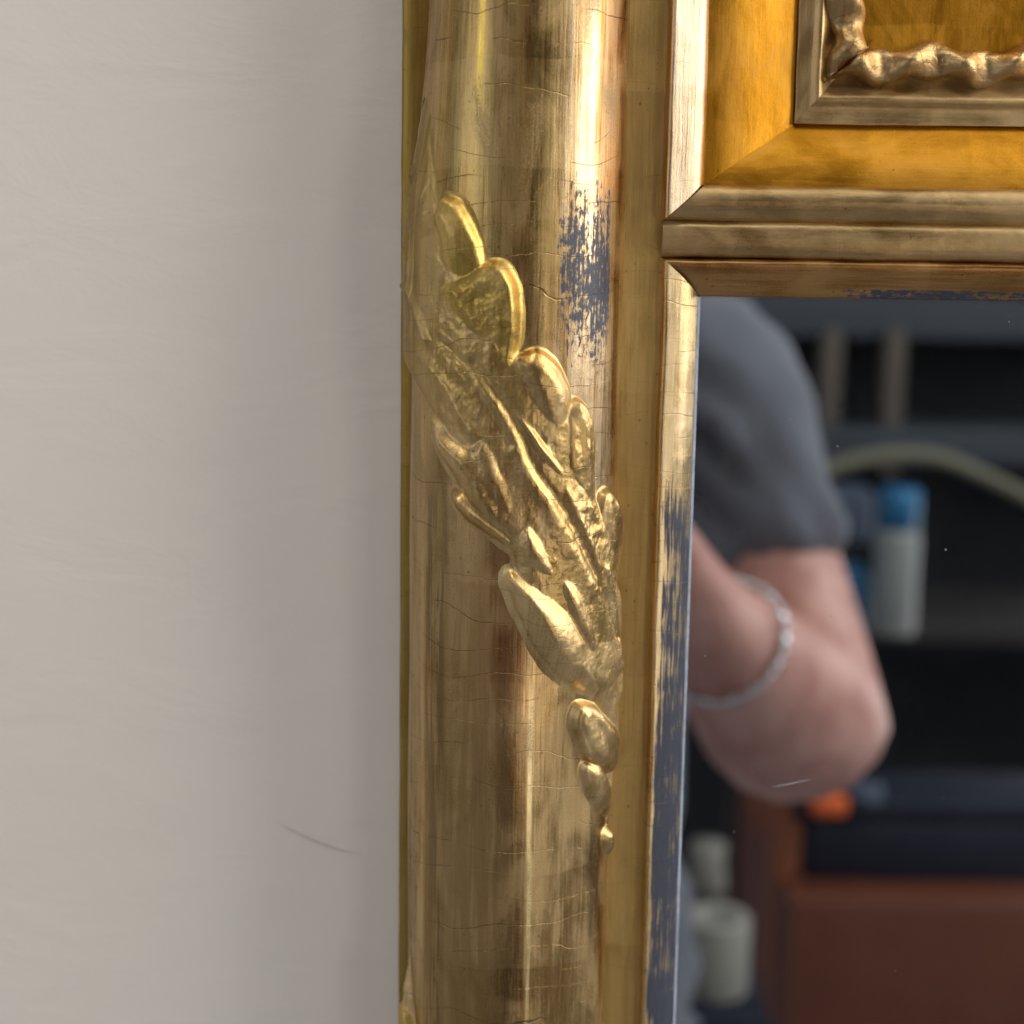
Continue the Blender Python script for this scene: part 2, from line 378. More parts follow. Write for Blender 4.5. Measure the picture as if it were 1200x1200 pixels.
class Ornament:
    """raised work draped over the column: pieces are blended into one soft gesso surface, then split again piece by piece"""
    def __init__(s, u0, u1, v0, v1, step=0.85):
        s.st = step*PXM; s.u = np.arange(u0, u1, s.st); s.v = np.arange(v0, v1, s.st)
        s.U, s.V = np.meshgrid(s.u, s.v, indexing='ij')
        s.h = np.full(s.U.shape, -3.0); s.r = np.zeros(s.U.shape); s.id = np.full(s.U.shape, -1); s.items = []
    def add(s, name, P, H, edge, mat, rim=None, lines=(), rough=0.0, seed=0.0, rf=(230, 170), axis=None, fade=0.8, skirt=SK, k=0.9, ramp=None, spot=None, dome=0.5):
        Puv = to_uv(catmull(P, 5)); m = (skirt+2)*PXM
        i0, i1 = np.searchsorted(s.u, [Puv[:, 0].min()-m, Puv[:, 0].max()+m]); j0, j1 = np.searchsorted(s.v, [Puv[:, 1].min()-m, Puv[:, 1].max()+m])
        sl = (slice(i0, i1), slice(j0, j1)); Ug, Vg = s.U[sl], s.V[sl]
        if Ug.size == 0: return
        d = (sdf(Ug, Vg, Puv) + nfield(Ug, Vg, 300, 300, seed+3)*1.2*PXM)/PXM
        t = np.clip((d+skirt)/(edge+skirt), 0, 1)
        S1 = np.where(t < 0.25, (t/0.25)**2*0.15, 0.15 + 0.85*np.sqrt(np.clip(1-(1-(t-0.25)/0.75)**2, 0, 1)))
        S1 = dome*S1 + (1-dome)*t*t*(3-2*t)
        h = H*S1
        if rim:
            rw, rh, (dx, dz) = rim
            gx, gz = np.gradient(d, s.st, s.st); g = np.hypot(gx, gz)+1e-9
            side = np.clip(-(gx*dx+gz*dz)/g*0.9+0.35, 0, 1)
            h = h + rh*side*np.exp(-((d-rw)/(rw*0.62))**2)
        for (LP, hw_, hh) in lines:
            L = to_uv(catmull(LP, 5, closed=False)); dd = np.full(Ug.shape, 1e9)
            for q in range(len(L)-1): dd = np.minimum(dd, seg_dist(Ug, Vg, L[q], L[q+1]))
            h = h + hh*np.exp(-(dd/PXM/hw_)**2)*np.clip(t*1.3-0.2, 0, 1)
        if rough:
            nn = nfield(Ug, Vg, rf[0], rf[1], seed) + 0.5*nfield(Ug, Vg, rf[0]*2.5, rf[1]*2.5, seed+9) + 0.28*nfield(Ug, Vg, rf[0]*5.5, rf[1]*5.5, seed+19)
            rr = rough*nn*np.clip((t-0.2)*1.5, 0, 1)
            if spot is not None:
                w_ = 0.45
                for (cx, cy, rad, am) in spot:
                    c_ = to_uv([(cx, cy)])[0]; w_ = w_ + am*np.exp(-((Ug-c_[0])**2+(Vg-c_[1])**2)/(rad*PXM)**2)
                rr = rr*w_
        else: rr = np.zeros(Ug.shape)
        if axis:                                  # tip -> root: the root sinks back into the spray
            A, B = to_uv(axis); ax_ = B-A
            q = ((Ug-A[0])*ax_[0]+(Vg-A[1])*ax_[1])/(ax_@ax_)
            h = h*(1-fade*sst(q, 0.35, 1.0))
        if ramp:
            A, B = to_uv(ramp); ax_ = B-A
            h = h*(0.3+0.7*sst(((Ug-A[0])*ax_[0]+(Vg-A[1])*ax_[1])/(ax_@ax_), 0.0, 1.0))
        h = np.where(d > -skirt, h, -3.0)
        old = s.h[sl]; win = h > old
        mx = np.maximum(h, old); df = np.abs(h-old)
        s.h[sl] = mx + np.where((h > -1) & (old > -1), np.clip(k-df, 0, k)**2/(4*k), 0)
        s.r[sl] = np.where(win, rr, s.r[sl])
        s.id[sl] = np.where(win & (d > -skirt), len(s.items), s.id[sl])
        s.items.append((name, mat))
    def build(s, root, blur=9):
        h = np.maximum(s.h, -0.6)
        for _ in range(blur):
            hp_ = np.pad(h, 1, mode='edge'); h = (hp_[:-2, 1:-1]+hp_[2:, 1:-1]+hp_[1:-1, :-2]+hp_[1:-1, 2:]+2*h)/6
        r_ = s.r
        for _ in range(3):
            hp_ = np.pad(r_, 1, mode='edge'); r_ = (hp_[:-2, 1:-1]+hp_[2:, 1:-1]+hp_[1:-1, :-2]+hp_[1:-1, 2:]+2*r_)/6
        h = h + r_*np.clip(h/3, 0, 1)
        THg = s.U/RU; THc = np.clip(THg, -1.555, 1.555)
        base = col_surface(THc, s.V); nr = col_normal(THc, s.V)
        base[..., 1] += np.where(np.abs(THg) > 1.555, (np.abs(THg)-1.555)*RU, 0)
        pos = base + nr*(h*PXM)[..., None]
        tu = np.gradient(pos, axis=0); tv = np.gradient(pos, axis=1)
        N = np.cross(tu, tv); N /= np.linalg.norm(N, axis=-1, keepdims=True)+1e-12
        N = np.where((N*nr).sum(-1, keepdims=True) < 0, -N, N)
        F_ = grid_faces(*s.U.shape)
        hid = s.id.ravel()[F_]; hm = h.ravel()[F_]
        fid = hid.max(1); ok = (hm > -0.35).any(1) & (fid >= 0)
        out = []
        for q, (name, mat) in enumerate(s.items):
            Fq = F_[ok & (fid == q)]
            if len(Fq) == 0: out.append(None); continue
            used = np.unique(Fq); rm = np.full(s.U.size, -1); rm[used] = np.arange(len(used))
            o = obj(name, pos.reshape(-1, 3)[used], rm[Fq], mat, uv=np.stack([s.U, s.V], -1).reshape(-1, 2)[used])
            o.data.normals_split_custom_set_from_vertices(N.reshape(-1, 3)[used])
            o.parent = root if q == 0 else out[0]
            out.append(o)
        return out

# the soft body of the spray, from the left flank at the top to the tip at lower right
orn = Ornament(-1.72*RU, 1.72*RU, z_of(601, 1030), z_of(601, 85))
orn.add('leaf_spray', [(470, 300), (476, 210), (486, 118), (496, 140), (504, 200), (514, 245), (534, 265), (554, 312), (585, 325), (596, 400), (622, 424), (648, 468),
        (674, 492), (680, 550), (700, 600), (714, 640), (722, 700), (729, 760), (729, 820), (727, 872), (725, 940), (722, 1000), (718, 985), (716, 930), (712, 870), (696, 815), (668, 795), (645, 775), (622, 740),
        (604, 692), (600, 645), (560, 605), (544, 578), (524, 530), (514, 490), (500, 460), (486, 438), (474, 405), (468, 360)],
        12.0, 22, M_SPRAY, rough=2.2, seed=1.1, ramp=((486, 118), (505, 270)),
        spot=[(682, 605, 30, 0.9), (640, 640, 22, 0.5), (545, 375, 38, 0.5), (690, 690, 24, 0.4), (484, 280, 50, 0.7), (640, 520, 26, 0.4)], lines=[
        ([(505, 415), (530, 450), (550, 488), (562, 508)], 6, 4.0),
        ([(545, 431), (582, 478), (601, 513), (612, 548), (633, 581), (647, 613), (664, 648), (690, 700), (705, 745), (716, 800), (723, 850)], 8, 3.0),
        ([(560, 425), (592, 478), (610, 515), (622, 548), (645, 585), (662, 615), (680, 655), (700, 700), (713, 745)], 5.5, -3.4),
        ([(527, 400), (548, 425), (562, 452), (582, 490), (596, 520)], 5, -3.0),
        ([(486, 335), (493, 342), (503, 372), (511, 398)], 4.5, 5.5),
        ([(490, 130), (497, 165), (506, 214)], 3.6, 4.0),
        ([(484, 260), (490, 300), (494, 340)], 5, 2.6),
        ([(655, 575), (672, 615), (690, 660), (706, 720), (716, 780)], 4, 3.4),
        ([(700, 665), (711, 720), (717, 780), (721, 840)], 3.4, 3.4),
        ([(694, 668), (704, 720), (712, 775), (718, 830)], 3.0, -3.0)])
RT = (0.8, 0.6)
# outline, height, edge softness, rim (inset, height, side), veins, roughness, material, tip -> root
leaves = [
 ([(515, 239), (519, 229), (527, 226), (540, 235), (552, 255), (561, 278), (567, 300), (570, 330), (556, 345), (535, 345), (523, 318), (518, 282), (512, 257)], 14, 16, (7, 2.5, RT), [], 0.8, M_LEAFY, ((526, 226), (552, 340)), 0.7),
 ([(520, 335), (545, 320), (564, 309), (580, 304), (593, 311), (602, 330), (606, 352), (607, 384), (604, 412), (600, 440), (580, 430), (562, 410), (545, 385), (530, 360)], 13, 15, (9, 6, (1, 0.25)), [([(552, 330), (566, 362), (580, 405)], 14, -5.0)], 1.8, M_LEAFY, ((580, 304), (590, 445)), 0.55),
 ([(600, 421), (611, 411), (625, 409), (640, 419), (652, 437), (661, 462), (664, 490), (662, 520), (645, 520), (628, 500), (612, 465), (602, 440)], 13, 14, (3.5, 2.6, RT), [([(645, 428), (653, 460), (655, 500)], 2.5, -2.2)], 0.8, M_LEAF, ((622, 409), (655, 520)), 0.65),
 ([(658, 473), (667, 466), (677, 476), (684, 495), (686, 525), (688, 555), (691, 583), (696, 610), (684, 615), (668, 590), (655, 560), (650, 532), (649, 500), (653, 482)], 11, 12, (3.5, 4.2, (1, 0.3)), [([(664, 488), (668, 530), (676, 590)], 8, -3.4)], 1.0, M_LEAF, ((667, 466), (688, 615)), 0.5),
 ([(600, 484), (607, 479), (620, 492), (638, 519), (653, 541), (666, 565), (672, 590), (655, 580), (636, 553), (620, 533), (609, 511), (601, 495)], 13, 10, None, [], 1.0, M_LEAF, ((604, 480), (670, 588)), 0.75),
 ([(508, 486), (511, 479), (518, 477), (534, 487), (552, 507), (563, 502), (577, 504), (592, 526), (604, 553), (615, 586), (626, 622), (622, 655), (604, 648), (584, 634), (562, 616), (546, 594), (541, 570), (530, 552), (516, 527), (509, 503)], 17, 26, None,
  [([(572, 504), (586, 520), (598, 545), (608, 573), (615, 596)], 6, 7.0), ([(552, 508), (566, 545), (584, 585), (600, 620)], 10, -5.5), ([(513, 484), (520, 510), (536, 540)], 6, 2.5)], 1.0, M_LEAF, ((520, 478), (618, 655)), 0.55),
 ([(537, 571), (534, 581), (541, 598), (557, 614), (580, 631), (604, 648), (612, 640), (590, 615), (568, 590), (552, 572)], 16, 14, None, [], 1.0, M_LEAF, ((535, 574), (610, 646)), 0.5),
 ([(600, 640), (604, 618), (616, 604), (632, 622), (646, 648), (660, 680), (650, 690), (626, 676), (608, 660)], 11, 11, None, [([(612, 622), (626, 648), (646, 680)], 5, 2.0)], 1.4, M_LEAF, ((612, 606), (655, 688)), 0.7),
 ([(696, 582), (704, 573), (713, 584), (720, 610), (725, 640), (727, 670), (718, 680), (704, 645), (695, 608)], 11, 9, (3, 3, (-1, 0.5)), [([(706, 588), (712, 622), (718, 665)], 5, -2.6)], 1.0, M_LEAF, ((704, 574), (722, 676)), 0.6),
 ([(691, 665), (700, 659), (709, 669), (718, 692), (725, 722), (729, 765), (720, 775), (707, 735), (696, 696)], 10.5, 9, (2.5, 2.5, (-1, 0.2)), [([(703, 672), (713, 710), (721, 758)], 3, 1.8)], 0.9, M_LEAF, ((698, 660), (724, 770)), 0.7),
 ([(591, 674), (596, 666), (604, 666), (618, 671), (635, 680), (653, 695), (672, 720), (686, 750), (697, 780), (704, 815), (690, 815), (664, 802), (649, 792), (634, 776), (621, 756), (609, 731), (599, 706), (592, 687)], 19, 25, None, [([(632, 692), (656, 735), (672, 780)], 9, -2.6)], 1.0, M_LEAF, ((595, 668), (698, 812)), 0.6),
 ([(649, 682), (655, 675), (667, 686), (678, 710), (687, 733), (695, 760), (704, 792), (696, 796), (682, 766), (666, 736), (654, 706)], 15.5, 8, (2.5, 2.2, (1, 0.3)), [], 0.8, M_LEAF, ((654, 676), (702, 795)), 0.6),
 ([(670, 834), (675, 824), (688, 823), (700, 831), (714, 847), (724, 862), (728, 888), (724, 906), (704, 898), (686, 888), (675, 864), (669, 848)], 12, 10, (3.4, 3.4, (-1, 0.3)), [([(688, 836), (702, 865), (714, 892)], 6, -3.4)], 0.7, M_LEAF, ((676, 824), (724, 900)), 0.6),
 ([(684, 902), (689, 893), (697, 892), (706, 899), (715, 915), (720, 938), (716, 955), (702, 944), (690, 923)], 10.5, 9, (2.5, 1.8, (-1, 0.5)), [], 0.6, M_LEAF, ((690, 893), (718, 952)), 0.6),
 ([(712, 978), (718, 968), (724, 972), (726, 988), (722, 1008), (714, 996)], 9, 7, None, [], 0.4, M_LEAF, ((718, 969), (722, 1006)), 0.5),
 ([(706, 700), (716, 693), (728, 712), (733, 745), (732, 775), (722, 770), (711, 735)], 10, 8, None, [([(716, 705), (725, 745)], 3, -1.8)], 0.8, M_LEAF, ((714, 694), (729, 774)), 0.6),
 ([(715, 780), (724, 770), (731, 790), (732, 830), (728, 858), (719, 830)], 9.5, 7, None, [], 0.8, M_LEAF, ((723, 771), (728, 856)), 0.6),
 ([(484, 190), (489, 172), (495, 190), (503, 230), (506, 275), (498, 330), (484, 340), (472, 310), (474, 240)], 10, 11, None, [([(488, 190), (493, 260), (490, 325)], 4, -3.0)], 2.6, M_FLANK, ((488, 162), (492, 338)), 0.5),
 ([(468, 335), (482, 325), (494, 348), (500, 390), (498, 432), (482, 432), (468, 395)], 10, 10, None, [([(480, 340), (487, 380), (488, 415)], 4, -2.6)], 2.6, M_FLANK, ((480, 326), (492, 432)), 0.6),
]
for i, (P_, H_, e_, rim_, ln_, rg_, m_, ax_, fd_) in enumerate(leaves):
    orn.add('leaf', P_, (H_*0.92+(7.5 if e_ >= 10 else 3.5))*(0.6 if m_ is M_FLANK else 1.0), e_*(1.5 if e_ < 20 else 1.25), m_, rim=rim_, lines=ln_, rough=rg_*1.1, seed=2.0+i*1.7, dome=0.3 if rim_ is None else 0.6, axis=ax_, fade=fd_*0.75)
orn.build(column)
# first lobes of the next spray down
orn2 = Ornament(-1.72*RU, -0.6*RU, z_of(601, 1420), z_of(601, 1040))
orn2.add('leaf_spray', [(466, 1200), (472, 1130), (477, 1066), (483, 1095), (487, 1150), (494, 1210), (510, 1280), (530, 1380), (480, 1390), (466, 1300)], 9, 11, M_SPRAY, rough=1.4, seed=5.5,
         lines=[([(478, 1090), (481, 1140), (486, 1200), (494, 1260)], 3, 3.4)])
orn2.add('leaf', [(472, 1185), (479, 1160), (487, 1175), (495, 1212), (504, 1270), (490, 1290), (476, 1260)], 15, 10, M_LEAFY, rim=(3, 2.5, (1, 0.2)), rough=0.9, seed=8.5, axis=((479, 1160), (492, 1290)), fade=0.5)
orn2.build(column)

# ---- straight mouldings -------------------------------------------------
def arc(prof):
    p = np.array(prof); return np.concatenate([[0], np.cumsum(np.hypot(*np.diff(p, axis=0).T))])
def resample(prof, n=6):
    p = catmull(prof, n, closed=False)
    for _ in range(5): p[1:-1] = 0.25*p[:-2] + 0.5*p[1:-1] + 0.25*p[2:]
    return p
def strip_v(name, prof, mat, z_lo, z_hi, nseg=60, smooth_prof=True, parent=None, wob=0.00026, mitre_lo=None, mitre_hi=None, seed=0.0):
    """vertical moulding: prof is [(x, y)], the ends may be cut on a mitre given as a function x -> z"""
    pr = resample(prof) if smooth_prof else np.array(prof, float)
    a = arc(pr); vs, uv = [], []
    for i, (x, y) in enumerate(pr):
        lo = mitre_lo(i/(len(pr)-1), x) if mitre_lo else z_lo; hi = mitre_hi(i/(len(pr)-1), x) if mitre_hi else z_hi
        for j in range(nseg+1):
            z = lo + (hi-lo)*j/nseg
            nn = mnoise.noise(Vector((x*160+seed, z*26, seed)))*wob + mnoise.noise(Vector((x*60+seed, z*110, seed+4)))*wob*0.5
            vs.append((x+nn*1.2, y+nn, z)); uv.append((a[i], z))
    F_ = grid_faces(len(pr), nseg+1)
    return mparent(obj(name, vs, F_, mat, uv=uv), parent)
def strip_h(name, prof, mat, nseg=60, parent=None, wob=0.00026, mitre=None, x_lo=0, x_hi=XR, seed=0.0, smooth_prof=True):
    """horizontal moulding: prof is [(z, y)] from top to bottom"""
    pr = resample(prof) if smooth_prof else np.array(prof, float)
    a = arc(pr); vs, uv = [], []
    for i, (z, y) in enumerate(pr):
        lo = mitre(i/(len(pr)-1), z) if mitre else x_lo
        for j in range(nseg+1):
            x = lo + (x_hi-lo)*(j/nseg)**1.4
            nn = mnoise.noise(Vector((x*26, z*160+seed, seed)))*wob + mnoise.noise(Vector((x*110, z*60+seed, seed+4)))*wob*0.5
            vs.append((x, y+nn, z+nn)); uv.append((a[i], x))
    F_ = grid_faces(len(pr), nseg+1)
    return mparent(obj(name, vs, F_, mat, uv=uv), parent)

# outer edge: flat strip left of the column, with the side of the frame turning back to the wall
YO = 0.003
xe = WX(469, YO)
strip_v('outer_edge', [(xe+0.0006, Y_WALL-0.0015), (xe, Y_WALL-0.003), (xe-0.0001, YO+0.002), (xe, YO+0.0006), (xe+0.0007, YO), (xe+0.004, YO), (XC-HW+0.008, YO)], M_EDGE, ZB, ZT, 120, smooth_prof=False, wob=0.0002, seed=3)
# quirk bead between column and flat strip
xq = WX(722, YB)
strip_v('quirk_bead', [(xq-0.0026, YB-0.0002), (xq-0.0022, YB-0.0022), (xq-0.0012, YB-0.0030), (xq-0.0002, YB-0.0022), (xq+0.0002, YB+0.0004)], M_RAIL, ZB, ZT, 80, wob=0.00015, seed=5)
strip_v('flat_strip', [(xq-0.004, YB), (WX(748, YB), YB-0.0002), (WX(779, YB), YB)], M_FLAT, ZB, ZT, 120, smooth_prof=False, seed=7)

# bead round the upper panel: left upright and sill, mitred
def bead_prof(o0, o1, pts): return [(o0+(o1-o0)*t, y) for t, y in pts]
X0p, X1p = WX(776.5, -0.0075, 240), WX(826, -0.0035, 215)
Zs0, Zs1 = WZ(262, -0.0055), WZ(218, -0.0035)          # sill: bottom (outer) and top (inner)
BP = [(0.0, YB+0.001), (0.03, -0.0080), (0.08, -0.0097), (0.16, -0.0099), (0.32, -0.0090), (0.55, -0.0079), (0.78, -0.0066), (0.92, -0.0050), (1.0, -0.0010)]
bpv = bead_prof(X0p, X1p, BP)
strip_v('panel_bead', bpv, M_BEADV, Zs0, ZT, 90, mitre_lo=lambda t, x: Zs0 + (Zs1-Zs0)*(x-X0p)/(X1p-X0p), seed=11)
BPH = [(1.0, -0.0015), (0.97, -0.0052), (0.85, -0.0070), (0.6, -0.0078), (0.35, -0.0072), (0.12, -0.0058), (0.0, -0.0048)]
bph = [(Zs0+(Zs1-Zs0)*t, y) for t, y in BPH]
strip_h('panel_sill_bead', bph, M_RAIL, 90, mitre=lambda t, z: X0p + (X1p-X0p)*np.clip((z-Zs0)/(Zs1-Zs0), 0, 1), seed=13)
# rail between panel and glass
Zr1 = WZ(305, -0.0055)
strip_h('cross_rail', [(Zs0+0.0003, -0.0050), (Zs0-0.0008, -0.0068), (Zs0-0.0030, -0.0072), ((Zs0+Zr1)/2, -0.0070), (Zr1+0.0030, -0.0066), (Zr1+0.0006, -0.0054), (Zr1-0.0002, -0.0030)], M_RAIL, 90, x_lo=WX(776, -0.006, 280), seed=17)
# bead round the glass: left upright and head
X0g, X1g = WX(775.5, -0.0075, 330), WX(820, 0.0, 350)
Zh0, Zh1 = Zr1+0.0002, WZ(349.5, 0.0)
GP = [(0.0, YB+0.001), (0.03, -0.0066), (0.09, -0.0080), (0.22, -0.0078), (0.45, -0.0070), (0.68, -0.0054), (0.86, -0.0030), (0.96, -0.0012), (1.0, 0.0006)]
gpv = bead_prof(X0g, X1g, GP)
g_arc = arc(resample(gpv)); GL = g_arc[-1]
# (rubbed down to the clay lower down, the more so the lower)
M_GBEAD = gold('gilding_glass_bead', (0.50, 0.36, 0.17), (0.84, 0.66, 0.40), 0.32, crack=1.0, crack_f=190.0, wstreak=(1300, 45), patina=0.4, seed=14.9, grain=1.5, wears=[
    (GL*0.30, GL*1.2, ZB-0.2, WZ(520, -0.004), GL*0.10, 0.026, 0.86),
    (GL*0.30, GL*1.2, ZB-0.2, WZ(745, -0.004), GL*0.06, 0.016, 0.93),
    (GL*0.86, GL*1.2, ZB-0.2, WZ(520, -0.004), GL*0.05, 0.03, 1.0)])
strip_v('glass_bead', gpv, M_GBEAD, ZB, Zh0, 140, mitre_hi=lambda t, x: Zh0 + (Zh1-Zh0)*(x-X0g)/(X1g-X0g), seed=19)
GPH = [(0.0, -0.0044), (0.05, -0.0058), (0.14, -0.0064), (0.35, -0.0056), (0.6, -0.0040), (0.85, -0.0022), (0.97, -0.0012), (1.0, 0.0006)]
gph = [(Zh0+(Zh1-Zh0)*t, y) for t, y in GPH]
M_HEAD = gold('gilding_head_bead', (0.28, 0.14, 0.045), (0.50, 0.29, 0.11), 0.36, crack=0.2, patina=0.7, seed=15.8, wears=[(0.0098, 0.02, 0.085, 1.0, 0.0006, 0.02, 0.85)])
strip_h('head_bead', gph, M_HEAD, 90, mitre=lambda t, z: X0g + (X1g-X0g)*np.clip((z-Zh0)/(Zh1-Zh0), 0, 1), seed=23)
# backing behind the rails so that no light leaks through
obj_b = obj('backing_board', [(XC, 0.0095, ZB), (XR, 0.0095, ZB), (XR, 0.0095, ZT), (XC, 0.0095, ZT), (XC, Y_WALL-0.002, ZB), (XR, Y_WALL-0.002, ZB), (XR, Y_WALL-0.002, ZT), (XC, Y_WALL-0.002, ZT)],
            [(0, 1, 2, 3), (5, 4, 7, 6), (1, 5, 6, 2), (4, 0, 3, 7), (3, 2, 6, 7), (4, 5, 1, 0)], plain('old_pine_backing', (0.16, 0.10, 0.05), 0.8), smooth=False)
mparent(obj_b)

# ---- panel: cove falling inward, inner bead, sunk field with a wavy ribbon
X1c = WX(931, 0.0020, 140); Z1c = WZ(145, 0.0020)
CP = [(0.0, -0.0024), (0.12, -0.0023), (0.26, -0.0018), (0.45, -0.0005), (0.72, 0.0020), (1.0, 0.0046)]
cpv = [(X1p-0.0006+(X1c-X1p+0.0006)*t, y) for t, y in CP]
# cove mitre line: inner corner (X1c, Z1c) to (X1p, Zs1)
fz = lambda x: Zs1 + (Z1c-Zs1)*(x-X1p)/(X1c-X1p)
strip_v('panel_cove', cpv, M_PANEL, 0, ZT, 70, mitre_lo=lambda t, x: fz(x), seed=29, wob=0.0001)
cph = [(Z1c+(Zs1-0.0006-Z1c)*(1-t), y) for t, y in CP[::-1]]
strip_h('panel_cove', cph, M_PANEL, 70, mitre=lambda t, z: X1p + (X1c-X1p)*(z-Zs1)/(Z1c-Zs1), seed=31, wob=0.0001)
X1i = WX(988, 0.0035, 60); Z1i = WZ(84, 0.0035)
IP = [(0.0, 0.0054), (0.01, 0.0036), (0.04, 0.0032), (0.30, 0.0031), (0.42, 0.0022), (0.52, 0.0020), (0.66, 0.0040), (0.82, 0.0062), (1.0, 0.0068)]
ipv = [(X1c+(X1i-X1c)*t, y) for t, y in IP]
fi = lambda x: Z1c + (Z1i-Z1c)*(x-X1c)/(X1i-X1c)
strip_v('inner_bead', ipv, M_RAIL, 0, ZT, 60, mitre_lo=lambda t, x: fi(x), seed=37)
iph = [(Z1c+(Z1i-Z1c)*t, y) for t, y in IP[::-1]]
strip_h('inner_bead', iph, M_RAIL, 60, mitre=lambda t, z: X1c + (X1i-X1c)*(z-Z1c)/(Z1i-Z1c), seed=41)
fx0, fz0 = X1i-0.001, Z1i-0.001
n_ = 60
vs, uvs = [], []
for i in range(n_+1):
    for j in range(n_+1):
        x = fx0+(XR-fx0)*i/n_; z = fz0+(ZT-fz0)*j/n_
        vs.append((x, 0.0066+mnoise.noise(Vector((x*60, z*60, 3)))*0.0004, z)); uvs.append((x, z))
mparent(obj('panel_field', vs, grid_faces(n_+1, n_+1), M_PANEL, uv=uvs))
def ribbon(name, c0, d, n, length, w0, amp, per, h, mat, phase, seed, cutfn):
    """wavy raised ribbon running from c0 along d (unit, xz), n is across"""
    L, Cn = 220, 16; vs, uv = [], []
    for i in range(L+1):
        s = -0.009 + (length+0.009)*i/L
        off = amp*math.sin(2*math.pi*s/per+phase) ; ww = w0*(1+0.22*math.sin(2*math.pi*s/per*2+1+phase))
        for j in range(Cn+1):
            t = -1+2*j/Cn; q = off + ww*t
            s2 = max(s, cutfn(q))
            x = c0[0]+d[0]*s2+n[0]*q; z = c0[1]+d[1]*s2+n[1]*q
            hh = h*math.sqrt(max(0, 1-t*t))*(0.85+0.3*math.sin(2*math.pi*s/per*2)) + mnoise.noise(Vector((x*170, z*170, seed)))*h*0.13
            if abs(t) == 1: hh = -0.0012
            vs.append((x, 0.0068-hh, z)); uv.append((q, s2))
    return mparent(obj(name, vs, grid_faces(L+1, Cn+1) if d[0] else grid_faces(L+1, Cn+1)[:, ::-1], mat, uv=uv))
xa, za = WX(995, 0.0, 30), WZ(70, 0.0)
PXP = 0.43/F_PX
ribbon('ribbon_moulding', (xa, za), (0, 1), (1, 0), ZT-za, 23*PXP, 6*PXP, 118*PXP, 0.0068, M_SCROLL, 0.6, 3, lambda q: q*0.85-0.0012)
ribbon('ribbon_moulding', (xa, za), (1, 0), (0, 1), XR-xa, 20*PXP, 5*PXP, 118*PXP, 0.0068, M_SCROLL, 2.6, 8, lambda q: q*1.15+0.0006)

# ---- glass: old silvered plate with dust and a short scratch
k = NT('silvered_glass'); tc = k.new('ShaderNodeTexCoord'); Pm = tc.outputs['Object']
dv = k.vor(k.sca(Pm, (260, 1, 260)), 1.0); dot = k.math('SUBTRACT', 1.0, k.ss(dv.outputs['Distance'], 0.03, 0.075))
dot = k.math('MULTIPLY', dot, k.math('GREATER_THAN', k.noise(k.sca(Pm, (140, 1, 140)), 1, 2), 0.61))
haze = k.ss(k.noise(k.sca(Pm, (30, 1, 30)), 1, 5), 0.45, 0.8)
k.link(k.mix(k.math('MULTIPLY', dot, 0.8), (0.54, 0.58, 0.64), (0.44, 0.46, 0.49)), k.b.inputs['Base Color'])
k.link(k.math('SUBTRACT', 1.0, k.math('ADD', k.math('MULTIPLY', dot, 0.8), k.math('MULTIPLY', haze, 0.008))), k.b.inputs['Metallic'])
k.link(k.math('ADD', 0.008, k.math('MULTIPLY', dot, 0.5)), k.b.inputs['Roughness']); M_GLASS = k.m
gx0 = X1g-0.003
glass = mparent(obj('mirror_glass', [(gx0, 0, ZB), (XR, 0, ZB), (XR, 0, Zh1+0.002), (gx0, 0, Zh1+0.002)], [(0, 1, 2, 3)], M_GLASS, smooth=False))
vs = []
for i in range(9):
    t = i/8; c = W(904+46*t, 922-8*t+0.5*math.sin(t*5), -0.0002); ww = 0.00010*math.sin(math.pi*(t*.94+.03))
    vs += [(c[0], c[1], c[2]-ww), (c[0], c[1], c[2]+ww)]
sc = obj('scratch', vs, [(2*i, 2*i+2, 2*i+3, 2*i+1) for i in range(8)], plain('scratch_white', (0.6, 0.6, 0.62), 0.6)); sc.parent = glass
sc.matrix_parent_inverse = glass.matrix_world.inverted()
# highlight along the glass edge, put in as a pale blue strip beside the bead
xg = X1g
vs, fs = [], []
for j in range(161):
    z = ZB+(Zh1-ZB)*j/160; wv = 0.6*(0.00030+0.00022*mnoise.noise(Vector((z*160, 2, 1))))*(0.35+0.65*float(sst(np.array(-z), -0.03, 0.06)))
    vs += [(xg-0.0007, -0.0017, z), (xg+wv*0.5, -0.0013, z), (xg+wv, 0.0002, z)]
fs = [(3*j+c, 3*j+c+1, 3*j+c+4, 3*j+c+3) for j in range(160) for c in range(2)]
mparent(obj('glass_edge_highlight', vs, fs, plain('pale_edge_highlight', (0.34, 0.39, 0.50), 0.55, var=0.3, scale=300)))

